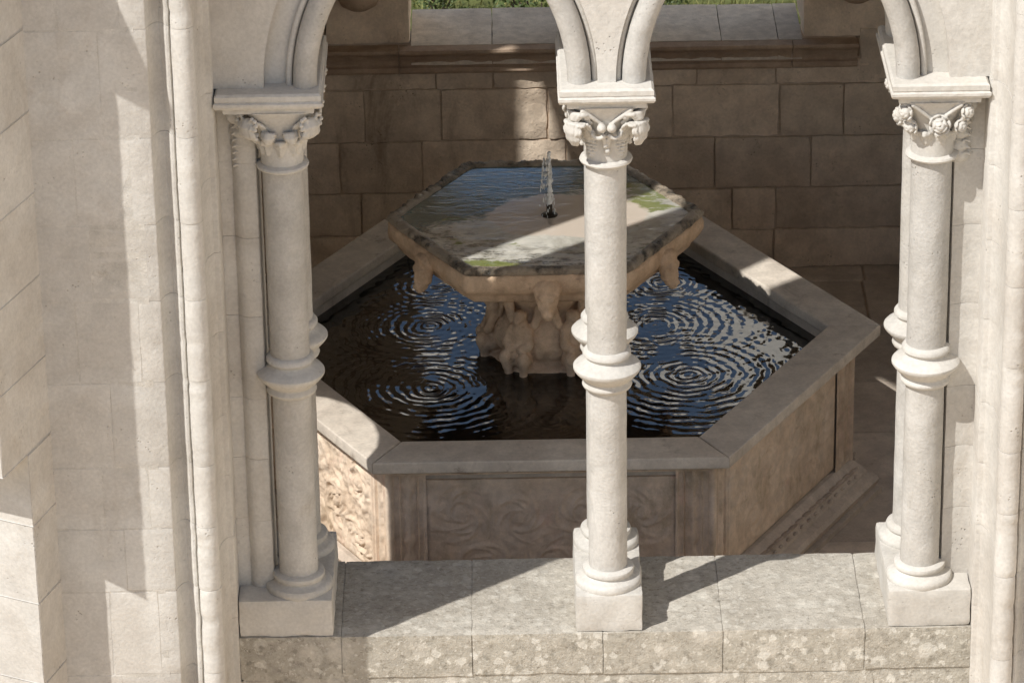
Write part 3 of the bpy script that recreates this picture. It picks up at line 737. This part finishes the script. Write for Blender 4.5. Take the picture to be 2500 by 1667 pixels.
for a, b in zip((-.832, -.43, .10, .70, .98), (-.43, .10, .70, .98, 1.100)):
    link('ledge_slab', worn_block(a+.0006, b-.0006, YW-.02, 5.42, .40, .507+rnd(.001), .004, .04, .003, a), M_LEDGE, bw)
def jst(x0, x1, y0_, y1_, z0, z1): return worn_block(x0+.002, x1-.002, y0_, y1_, z0+.002, z1-.002, .012, .05, .005, x0+z0)
for z0, z1 in ((.505, .86), (.86, 1.3), (1.3, 1.8), (1.8, 2.4), (2.4, 3.0), (3.0, 3.6), (3.6, 4.2)):
    for x0, x1 in ((-1.25, wx0), (-1.98, -1.25), (wx1, 1.52), (1.52, 1.98)):
        link('jamb_stone', jst(x0, x1, YW+rnd(.003), 5.40, z0, z1), M_IN, bw)
link('lintel', bevel_box(-2, 2, YW, 5.42, 4.2, 5.2, 0), M_PALE, bw)
hd = [(-.832, 2.3), (-.832, 1.30)]+[(-.39-.44*math.cos(math.pi*i/20), 1.30+.44*math.sin(math.pi*i/20)) for i in range(1, 20)]+[(.05, 1.30), (.20, 1.30)]+[(.65-.45*math.cos(math.pi*i/20), 1.30+.44*math.sin(math.pi*i/20)) for i in range(1, 20)]+[(1.10, 1.30), (1.10, 2.3)]
link('window_head', plate(hd, 5.06, 5.26), M_IN, bw)
link('mullion', bevel_box(.055, .195, 5.08, 5.24, .50, 1.30, .02, 2), M_LEDGE, bw)
for cx in (-1.08, 1.36):
    link('colonette', lathe([(.0, .70), (.05, .70), (.09, .725), (.105, .76), (.10, .79), (.075, .80), (.07, .82), (.085, .84), (.08, .86), (.06, .87), (.06, 2.9)], 28, cx, YW-.01), M_CORN, bw)

# ------------------------------------------------------------------ hexagonal basin
BX, BY = -.205, 2.43
fb = thing('fountain_basin', 'large hexagonal stone fountain basin with carved side panels', 'fountain basin', (BX, BY, ZF))
A6 = [R(240+60*k) for k in range(6)]
def hexpt(rad, k): return Vector((BX+rad*math.cos(A6[k % 6]), BY+rad*math.sin(A6[k % 6])))
RO, RI, RB, RP = 1.478, 1.245, 1.345, 1.50
for k in range(6):                       # rim: mitred slabs
    a, b, c_, d = hexpt(RO, k), hexpt(RO, k+1), hexpt(RI, k+1), hexpt(RI, k)
    g = (b-a).normalized()*.0015
    poly = [a+g, b-g, c_-g, d+g]; n = 14; v = []; fs = []
    bm = bmesh.new()
    lo = [bm.verts.new((q.x, q.y, .045)) for q in poly]; hi = [bm.verts.new((q.x, q.y, .100)) for q in poly]
    for i in range(4): bm.faces.new((lo[i], lo[(i+1) % 4], hi[(i+1) % 4], hi[i]))
    bm.faces.new(lo[::-1]); bm.faces.new(hi)
    bmesh.ops.bevel(bm, geom=[e for e in bm.edges if abs(e.verts[0].co.z-e.verts[1].co.z) < .001], offset=.010, segments=3, affect='EDGES', profile=.6)
    link('rim_slab', shade_auto(bm_mesh(bm), 60), M_RIM, fb)
def side_mtx(k, rad):
    a, b = hexpt(rad, k), hexpt(rad, k+1); d = (b-a).normalized()
    return Matrix(((d.x, -d.y, 0, a.x), (d.y, d.x, 0, a.y), (0, 0, 1, 0), (0, 0, 0, 1))), (b-a).length
def fbm(x, z, s, o=0): return noise.fractal(Vector((x*s+o, z*s, o*1.7)), .9, 2.1, 5)
def scroll_h(x, z, cs):
    h = 0
    for cx, cz, rad, dr, st in cs:
        dx, dz = x-cx, z-cz; r_ = math.hypot(dx, dz)
        if r_ < rad*1.25:
            ph = math.atan2(dz, dx)*dr; s = math.cos(ph*1.0+math.log(r_+.01)*7.5*1.0)
            lob = .55+.45*math.cos(ph*7+r_*40)
            env = max(0, 1-(r_/(rad*1.25))**3)
            h = max(h, env*(max(0, s)**2.2*(.6+.4*lob)*st), env*.75*max(0, math.cos(5*ph+math.log(r_+.01)*9))**1.5*(.3 < r_/rad < .95), (1-(r_/(rad*.2))**2)*st if r_ < rad*.2 else 0)
    return h
ZB0, ZB1 = -.56, .005
def relief(L, kind):
    mg = .150; nx, nz = (190, 84) if kind == 'bold' else (170, 76); v = []; fs = []
    x0, x1 = mg, L-mg; W_ = x1-x0; amp = .028 if kind == 'bold' else .010
    if kind == 'bold':
        cs = [(x0+W_*t, z, .15, d, 1) for t, z, d in ((.10, -.14, 1), (.30, -.33, -1), (.50, -.15, 1), (.70, -.34, -1), (.90, -.15, 1), (.1, -.43, -1), (.5, -.44, 1), (.88, -.44, -1))]
    else:
        cs = [(x0+W_*t, z, rd, d, 1) for t, z, rd, d in ((.13, -.20, .17, 1), (.38, -.22, .15, -1), (.62, -.22, .15, 1), (.87, -.20, .17, -1), (.25, -.44, .13, -1), (.5, -.43, .14, 1), (.75, -.44, .13, 1))]
    for j_ in range(nz+1):
        for i in range(nx+1):
            x = x0+W_*i/nx; z = ZB0+.02+(ZB1-.045-ZB0-.02)*j_/nz
            wx, wz = x+.03*noise.noise(Vector((x*6, z*6, 3))), z+.03*noise.noise(Vector((x*6, z*6, 8)))
            h = scroll_h(wx, wz, cs)*.8
            h = max(h, .45*max(0, fbm(wx, wz, 9, 2))*1.6, .4*max(0, fbm(wx, wz, 17, 5))*1.5) if kind == 'bold' else max(h, .35*max(0, fbm(wx, wz, 10, 2))*1.4)
            h += .18*fbm(x, z, 30, 4)
            e = min(x-x0, x1-x, z-ZB0-.02, ZB1-.045-z)/.02; h *= max(0, min(1, e))
            v.append((x, -amp*h-.003, z))
    for j_ in range(nz):
        for i in range(nx): fs.append((j_*(nx+1)+i, j_*(nx+1)+i+1, (j_+1)*(nx+1)+i+1, (j_+1)*(nx+1)+i))
    # close the back so that the panel is a slab
    n = len(v); v += [(x0, .05, ZB0+.02), (x1, .05, ZB0+.02), (x1, .05, ZB1-.045), (x0, .05, ZB1-.045)]
    fs.append((n+3, n+2, n+1, n))
    bot = [i for i in range(nx+1)]; top = [nz*(nx+1)+i for i in range(nx+1)]
    fs.append(tuple([n, n+1]+bot[::-1])); fs.append(tuple([n+2, n+3]+top))
    fs.append(tuple([n+3, n]+[j_*(nx+1) for j_ in range(nz+1)])); fs.append(tuple([n+1, n+2]+[j_*(nx+1)+nx for j_ in range(nz, -1, -1)]))
    me = pyd('panel', v, fs); me.polygons.foreach_set('use_smooth', [True]*(nx*nz)+[False]*5); return me
def pilaster(L, end):
    """carved strip at a corner: raised fillets with a candelabrum of beads between"""
    nx, nz = 30, 96; v = []; fs = []; W_ = .152
    for j_ in range(nz+1):
        for i in range(nx+1):
            t = i/nx; z = ZB0+(ZB1-ZB0)*j_/nz; h = .006
            if t < .10 or .9 < t: h = .012
            elif .30 < t < .74:
                c_ = abs(t-.52)/.22; zz_ = (z*13) % 1
                w = .35+.65*abs(math.sin(z*26))*(.6+.4*math.sin(z*71)); h = .002+.012*max(0, 1-(c_/max(.15, w))**2)
                if .26 < t < .32 or .72 < t < .78: h = .0
            elif .24 < t < .30 or .74 < t < .80: h = .011
            e = min(z-ZB0, ZB1-z)/.02; h = h if e > 1 else .012
            x = t*W_ if end == 0 else L-t*W_
            v.append((x, -h+noise.noise(Vector((x*40, z*40, 1)))*.0012, z))
    for j_ in range(nz):
        for i in range(nx):
            q = (j_*(nx+1)+i, j_*(nx+1)+i+1, (j_+1)*(nx+1)+i+1, (j_+1)*(nx+1)+i); fs.append(q if end == 0 else q[::-1])
    return shade_auto(pyd('pilaster', v, fs), 40)
mt0, LB = side_mtx(0, RB)
PN_S, PN_B, PL0, PL1 = relief(LB, 'soft'), relief(LB, 'bold'), pilaster(LB, 0), pilaster(LB, 1)
# egg-and-dart course and bed mould under the rim
bm = Acc(); ell(bm, (0, -.006, .008), (.034, .016, .016)); EGG = bm.mesh('egg'); EGG.polygons.foreach_set('use_smooth', [True]*len(EGG.polygons))
bm = Acc(); ell(bm, (-.011, -.048, -.589), (.011, .010, .036), Euler((.82, 0, .0))); ell(bm, (.011, -.048, -.589), (.011, .010, .036), Euler((.82, 0, .0))); ell(bm, (0, -.068, -.608), (.017, .008, .014), Euler((.82, 0, 0)))
LEAFM = remesh(bm, .004)
bedp = [(.03, -.012), (-.014, -.012), (-.016, -.004), (-.002, .0), (-.002, .016), (-.022, .022), (-.034, .030), (-.058, .037), (-.085, .041), (-.085, .0445), (.03, .0445)]
for k in range(6):
    mt, _ = side_mtx(k, RB)
    link('carved_panel', PN_B if k == 5 else PN_S, M_BASIN, fb, mt)
    link('pilaster', PL0, M_BASIN, fb, mt); link('pilaster', PL1, M_BASIN, fb, mt)
    v = []; n = len(bedp); t_ = math.tan(R(30))
    for s in (0, 1):
        for o_, z in bedp: v.append(((o_*t_) if s == 0 else LB-o_*t_, o_, z))
    fs = [(i, (i+1) % n, n+(i+1) % n, n+i) for i in range(n)]+[tuple(range(n)), tuple(range(2*n-1, n-1, -1))]
    bm = bmesh.new(); m_ = pyd('bed', v, fs); bm.from_mesh(m_); bpy.data.meshes.remove(m_); bo_ = link('bed_moulding', bm_mesh(bm), M_BASIN, fb, mt)
    for i in range(15): link('egg', EGG, M_BASIN, bo_, mt @ Matrix.Translation((.05+(LB-.1)*(i+.5)/15, 0, 0)))
    # plinth: leaf-carved cyma and torus
    pp = [(.05, -.56), (-.01, -.56), (-.02, -.565), (-.052, -.592), (-.075, -.618), (-.078, -.63), (-.085, -.632), (-.112, -.640), (-.125, -.66), (-.118, -.684), (-.105, -.69), (-.108, -.70), (-.135, -.70), (-.135, -.73), (.05, -.73)]
    v = []; n = len(pp)
    for s in (0, 1):
        for o_, z in pp: v.append(((o_*t_) if s == 0 else LB-o_*t_, o_, z))
    fs = [(i, (i+1) % n, n+(i+1) % n, n+i) for i in range(n)]+[tuple(range(n)), tuple(range(2*n-1, n-1, -1))]
    bm = bmesh.new(); m_ = pyd('pl', v, fs); bm.from_mesh(m_); bpy.data.meshes.remove(m_); po = link('plinth_moulding', bm_mesh(bm), M_FLOOR, fb, mt)
    for i in range(19): link('leaf', LEAFM, M_FLOOR, po, mt @ Matrix.Translation((.02+(LB-.04)*(i+.5)/19+rnd(.003), rnd(.0015), rnd(.001))))
for k in range(6):
    q = hexpt(RB+.006, k); link('corner_bead', lathe([(.017, ZB0), (.017, -.3), (.017, ZB1+.03)], 14, q.x, q.y, .002, k), M_BASIN, fb)
# inner lining and bed
hx = [hexpt(1.262, k) for k in range(6)]; hb = [hexpt(RB-.012, k) for k in range(6)]
v = [(q.x, q.y, z) for z in (-.55, .044) for q in hx]+[(q.x, q.y, z) for z in (-.72, .044) for q in hb]
fs = [(i, (i+1) % 6, 6+(i+1) % 6, 6+i) for i in range(6)]+[(12+i, 12+(i+1) % 6, 18+(i+1) % 6, 18+i) for i in range(6)]+[(6+i, 6+(i+1) % 6, 18+(i+1) % 6, 18+i) for i in range(6)]+[(5, 4, 3, 2, 1, 0)]
link('basin_lining', pyd('lining', v, fs), M_RIM, fb)
w = [hexpt(1.258, k) for k in range(6)]
wo = link('water', pyd('water', [(q.x, q.y, .0) for q in w], [tuple(range(6))]), M_WATER); tag(wo, kind='structure')

# ------------------------------------------------------------------ upper bowl on its carved pedestal
bo = thing('fountain_bowl', 'mossy hexagonal upper bowl with hanging masks on a carved pedestal', 'fountain bowl', (BX, BY, 0))
def hexr(a, rad, soft=.025):
    q = ((a+math.pi/6) % (math.pi/3))-math.pi/6          # angle from the nearest vertex direction (vertices at 0,60..)
    d = math.pi/6-abs(q); edge = rad*math.cos(math.pi/6)/math.cos(d)
    return edge*(1-soft*max(0, 1-abs(q)/.16)**2*.5)
def hexlathe(prof, seg=288, namp=.0, nsc=14, seed=0, roundf=None, close=True):
    v = []; fs = []
    for i, (rad, z) in enumerate(prof):
        rf = roundf[i] if roundf else 0
        for k in range(seg):
            a = 2*math.pi*k/seg; r_ = hexr(a, rad)*(1-rf)+rad*.93*rf
            x, y_ = r_*math.cos(a), r_*math.sin(a); q = Vector((x*nsc+seed, y_*nsc, z*nsc)); d = noise.noise(q)*namp+noise.noise(q*2.7)*namp*.6
            v.append((BX+x*(1+d), BY+y_*(1+d), z+d*.35))
    for i in range(len(prof)-1):
        for k in range(seg): fs.append((i*seg+k, i*seg+(k+1) % seg, (i+1)*seg+(k+1) % seg, (i+1)*seg+k))
    if close: fs.append(tuple(range(seg-1, -1, -1))); fs.append(tuple((len(prof)-1)*seg+k for k in range(seg)))
    bm = bmesh.new(); m_ = pyd('h', v, fs); bm.from_mesh(m_); bpy.data.meshes.remove(m_)
    me = bm_mesh(bm); me.polygons.foreach_set('use_smooth', [True]*len(me.polygons)); return me
body = [(.20, .42), (.30, .44), (.42, .448), (.52, .458), (.585, .470), (.625, .485), (.645, .500), (.652, .520), (.668, .535), (.690, .552), (.700, .580), (.700, .612), (.694, .628), (.680, .634), (.60, .634), (.30, .634)]
link('bowl', hexlathe(body, 288, .016, 16, 0, [1, .8, .5, .3, .15]+[0]*11), M_BOWL, bo)
rimp = [(.640, .633), (.694, .634), (.700, .642), (.698, .654), (.690, .662), (.672, .666), (.655, .664), (.640, .657), (.635, .636)]
link('mossy_rim', hexlathe(rimp, 480, .017, 34, 4, close=False), M_MOSS, bo)
def mask():
    bm = Acc()
    for c_, s in (((0, .0, .055), (.060, .045, .035)), ((0, -.008, .02), (.050, .045, .035)), ((0, -.018, -.015), (.038, .040, .034)), ((0, -.026, -.045), (.028, .034, .028)), ((0, -.034, -.066), (.025, .028, .018))):
        ell(bm, Vector(c_), s)
    for s in (-1, 1):
        ell(bm, Vector((s*.024, -.044, .022)), (.016, .012, .008)); ell(bm, Vector((s*.020, -.048, .008)), (.009, .008, .009))
        ell(bm, Vector((s*.060, .0, .05)), (.016, .014, .026), Euler((0, s*.6, 0))); ell(bm, Vector((s*.012, -.058, -.062)), (.008, .008, .007))
        for i in range(4): ell(bm, Vector((s*(.046-.006*i), -.016, .045-.026*i)), (.013, .02, .017))
    ell(bm, Vector((0, -.050, -.018)), (.011, .015, .034)); ell(bm, Vector((0, -.040, -.082)), (.017, .016, .008))
    return remesh(bm, .004, 1, .0015, .012)
MASK = mask()
for k in range(6):
    a = R(270+60*k); ap = .600
    mt = Matrix.Translation((BX+ap*math.cos(a)*.985, BY+ap*math.sin(a)*.985, .525)) @ Matrix.Rotation(a+math.pi/2, 4, 'Z')
    link('mask', MASK, M_BOWL, bo, mt)
# pedestal
def pw(a, z):
    l_ = abs(math.cos(3*a)); ridge = .045*math.exp(-((1-l_)*5)**2)
    flute = .035*math.cos(18*a)*(1 if .05 < z < .2 else .5)*(.5+.5*l_)
    return 1+ridge+flute*max(0, math.sin(z*15+.6))
pr = [(.25, -.3), (.25, -.04), (.235, .0), (.205, .02), (.205, .04), (.225, .07), (.238, .11), (.230, .15), (.205, .19), (.175, .225), (.158, .25), (.160, .265), (.175, .29), (.196, .33), (.215, .37), (.232, .41), (.245, .44), (.28, .455)]
pd = []
for (a, b), (c_, d) in zip(pr, pr[1:]): pd += [(a+(c_-a)*t/4, b+(d-b)*t/4) for t in range(4)]
link('pedestal', lathe(pd+[pr[-1]], 216, BX, BY, .004, 3, pw), M_BOWL, bo)
def figure():
    bm = Acc()     # small crouching figure, back against the stem, facing -Y
    ell(bm, Vector((0, -.01, .235)), (.024, .026, .029)); ell(bm, Vector((0, -.006, .255)), (.027, .026, .018))
    chain(bm, (0, -.004, .20), (0, .0, .06), .034, .046, 7); chain(bm, (0, -.003, .215), (0, -.004, .2), .018, .02, 3)
    for s in (-1, 1):
        chain(bm, (s*.038, -.006, .19), (s*.054, -.03, .13), .017, .014, 6); chain(bm, (s*.054, -.03, .13), (s*.02, -.052, .11), .014, .011, 5)
        chain(bm, (s*.028, -.015, .05), (s*.044, -.062, .08), .026, .02, 6); chain(bm, (s*.044, -.062, .08), (s*.034, -.045, -.01), .020, .013, 7)
        ell(bm, Vector((s*.034, -.058, -.016)), (.014, .025, .010)); ell(bm, Vector((s*.009, -.034, .238)), (.005, .005, .004))
        chain(bm, (s*.05, .02, .20), (s*.085, .035, .30), .016, .026, 6, .5)
    ell(bm, Vector((0, -.035, .231)), (.006, .008, .008)); ell(bm, Vector((0, .02, .0)), (.07, .05, .02))
    return remesh(bm, .0042, 1, .0022, .016)
FIG = figure()
for k in range(6):
    a = R(240+60*k); mt = Matrix.Translation((BX+.222*math.cos(a), BY+.222*math.sin(a), .0)) @ Matrix.Rotation(a+math.pi/2, 4, 'Z') @ Matrix.Diagonal((1.05, 1.05, 1.05, 1))
    link('carved_figure', FIG, M_BOWL, bo, mt)
q = [(BX+hexr(R(60*k/8), .638)*math.cos(R(60*k/8)), BY+hexr(R(60*k/8), .638)*math.sin(R(60*k/8)), .652) for k in range(48)]
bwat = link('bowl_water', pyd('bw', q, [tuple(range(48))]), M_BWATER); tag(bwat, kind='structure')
nz_ = link('fountain_nozzle', lathe([(.0, .640), (.034, .640), (.036, .655), (.030, .659), (.018, .661), (.013, .666), (.013, .70), (.010, .704), (.0, .705)], 20, -.184, 2.43), M_BRONZE)
tag(nz_, 'short dark bronze nozzle in the middle of the upper bowl', 'nozzle')
bm = Acc(); z = .70
for i in range(46):
    t = i/45; z = .70+.245*t; ell(bm, Vector((-.184+rnd(.003), 2.43+rnd(.003), z)), ((.008+.005*math.sin(t*17)**2)*(1-.35*t),)*2+(.008,), None, 1)
jt = thing('water_jet', 'thin white water jet splashing up from the bowl nozzle', 'water jet', (-.184, 2.43, .70))
link('jet', remesh(bm, .0022), M_JET, jt); bm = Acc()
for i in range(150):
    t = random.random(); a = random.uniform(0, 6.28); hgt = .90-.22*t*t*1.15; rad = .012+.022*t
    ell(bm, Vector((-.188+rad*math.cos(a)-.006, 2.43+rad*math.sin(a), hgt+rnd(.01))), (random.uniform(.0015, .004),)*2+(random.uniform(.004, .016),), None, 1)
jm = bm.mesh(); jm.polygons.foreach_set('use_smooth', [True]*len(jm.polygons))
jo = link('spray', jm, M_JET, jt); tag(jo, kind='stuff')

# ------------------------------------------------------------------ beyond the window: lawn, shrubs, sunlit ranges of the cloister
v = []; fs = []
for i in range(9000):
    x, y_ = random.uniform(-3.5, 4), random.uniform(6.3, 10.5); h = random.uniform(.05, .16); a = random.uniform(0, 6.28); w_ = .006
    bx_, by_ = rnd(.05), rnd(.05); n = len(v)
    v += [(x-w_*math.cos(a), y_-w_*math.sin(a), -.897), (x+w_*math.cos(a), y_+w_*math.sin(a), -.897), (x+bx_, y_+by_, -.897+h)]; fs.append((n, n+1, n+2))
gr = link('grass', pyd('grass', v, fs), M_BLADE); tag(gr, kind='stuff')
def shrub(x, y_, s, label, seed):
    random.seed(seed)
    t = thing('shrub', label, 'shrub', (x, y_, -.896), 'shrubs on the lawn behind the window')
    v = []; fs = []
    cl = [(Vector((rnd(.3), rnd(.3), random.uniform(.15, .75)))*s, random.uniform(.14, .26)*s) for _ in range(12)]
    for c_, r_ in cl:
        for i in range(130):
            d = Vector((random.gauss(0, 1), random.gauss(0, 1), random.gauss(0, 1))).normalized()
            p_ = c_+d*r_*random.uniform(.6, 1.05); t1 = Vector((rnd(1), rnd(1), rnd(1))).normalized(); t2 = d.cross(t1).normalized(); l_ = random.uniform(.025, .05)*s
            n = len(v); o_ = Vector((x, y_, -.896)); v += [o_+p_-t2*l_*.35, o_+p_+t1*l_*.6, o_+p_+t2*l_*.35, o_+p_-t1*l_*.6]; fs.append((n, n+1, n+2, n+3))
    link('crown', pyd('crown', v, fs), M_LEAF, t)
    st = [tube([(x, y_, -.896), (x+c_.x*.5, y_+c_.y*.5, -.896+c_.z*.5), (x+c_.x, y_+c_.y, -.896+c_.z)], [.018*s, .012*s, .006*s], 6) for c_, r_ in cl[:6]]
    link('stems', join_mesh(st), M_BARK, t)
shrub(-.15, 8.2, .75, 'low dark green shrub left of the arch rolls beyond the window', 1)
shrub(.42, 8.5, .6, 'rounded dark green shrub right of the arch rolls beyond the window', 2)
shrub(-.75, 8.9, .5, 'small shrub at the left end of the strip of garden', 3)
random.seed(11)
def rng(name, label, x0, x1, y0_, h, nwin, piv, ang):
    t = thing(name, label, 'building', (piv[0], piv[1], -.9)); mt = Matrix.Translation((*piv, 0)) @ Matrix.Rotation(R(ang), 4, 'Z')
    link('wall', bevel_box(x0, x1, y0_, y0_+5, -.9, h, 0), M_FAR, t, mt)
    v = [(x0-.2, y0_-.35, h), (x1+.2, y0_-.35, h), (x1+.2, y0_+2.5, h+1.0), (x0-.2, y0_+2.5, h+1.0), (x0-.2, y0_-.35, h+.12), (x1+.2, y0_-.35, h+.12), (x1+.2, y0_+2.5, h+1.12), (x0-.2, y0_+2.5, h+1.12)]
    link('roof', pyd('roof', v, [(0, 1, 2, 3), (4, 5, 6, 7), (0, 1, 5, 4), (1, 2, 6, 5), (3, 0, 4, 7), (2, 3, 7, 6)]), M_TILE, t, mt)
    for i in range(nwin):
        cx = x0+(x1-x0)*(i+.5)/nwin
        w_ = link('window', bevel_box(cx-.55, cx+.55, y0_-.06, y0_+.05, 1.0, 2.9, .02, 1), M_PALE, t, mt)
        link('pane', bevel_box(cx-.42, cx+.42, y0_-.075, y0_, 1.12, 2.78, 0), M_GLASS, w_, mt)
rng('cloister_range', 'long low sunlit cloister range across the garden', -15, 0, 0, 5.6, 6, (1.3, 17.6), -25)
rng('cloister_wing', 'taller sunlit white wing at the right of the garden', 0, 11, 0, 9.5, 4, (1.36, 16.2), -35)

t = thing('bounce_building', 'unseen building added right of the courtyard to bounce sunlight', 'building', (9, -8, -.9))  # out-of-view mass added as a reflector, fills the shaded faces from the right
link('wall', bevel_box(8, 12, -30, 12, -.9, 9, 0), M_FAR, t)
for i in range(9):
    w_ = link('window', bevel_box(7.94, 8.05, -27+i*4, -25.6+i*4, 1.4, 3.6, .02, 1), M_PALE, t); link('pane', bevel_box(7.92, 7.99, -26.85+i*4, -25.75+i*4, 1.55, 3.45, 0), M_GLASS, w_)
link('roof', prism([(7.7, -30.2), (12.3, -30.2), (12.3, 12.2), (7.7, 12.2)], 9.002, 9.3), M_TILE, t)
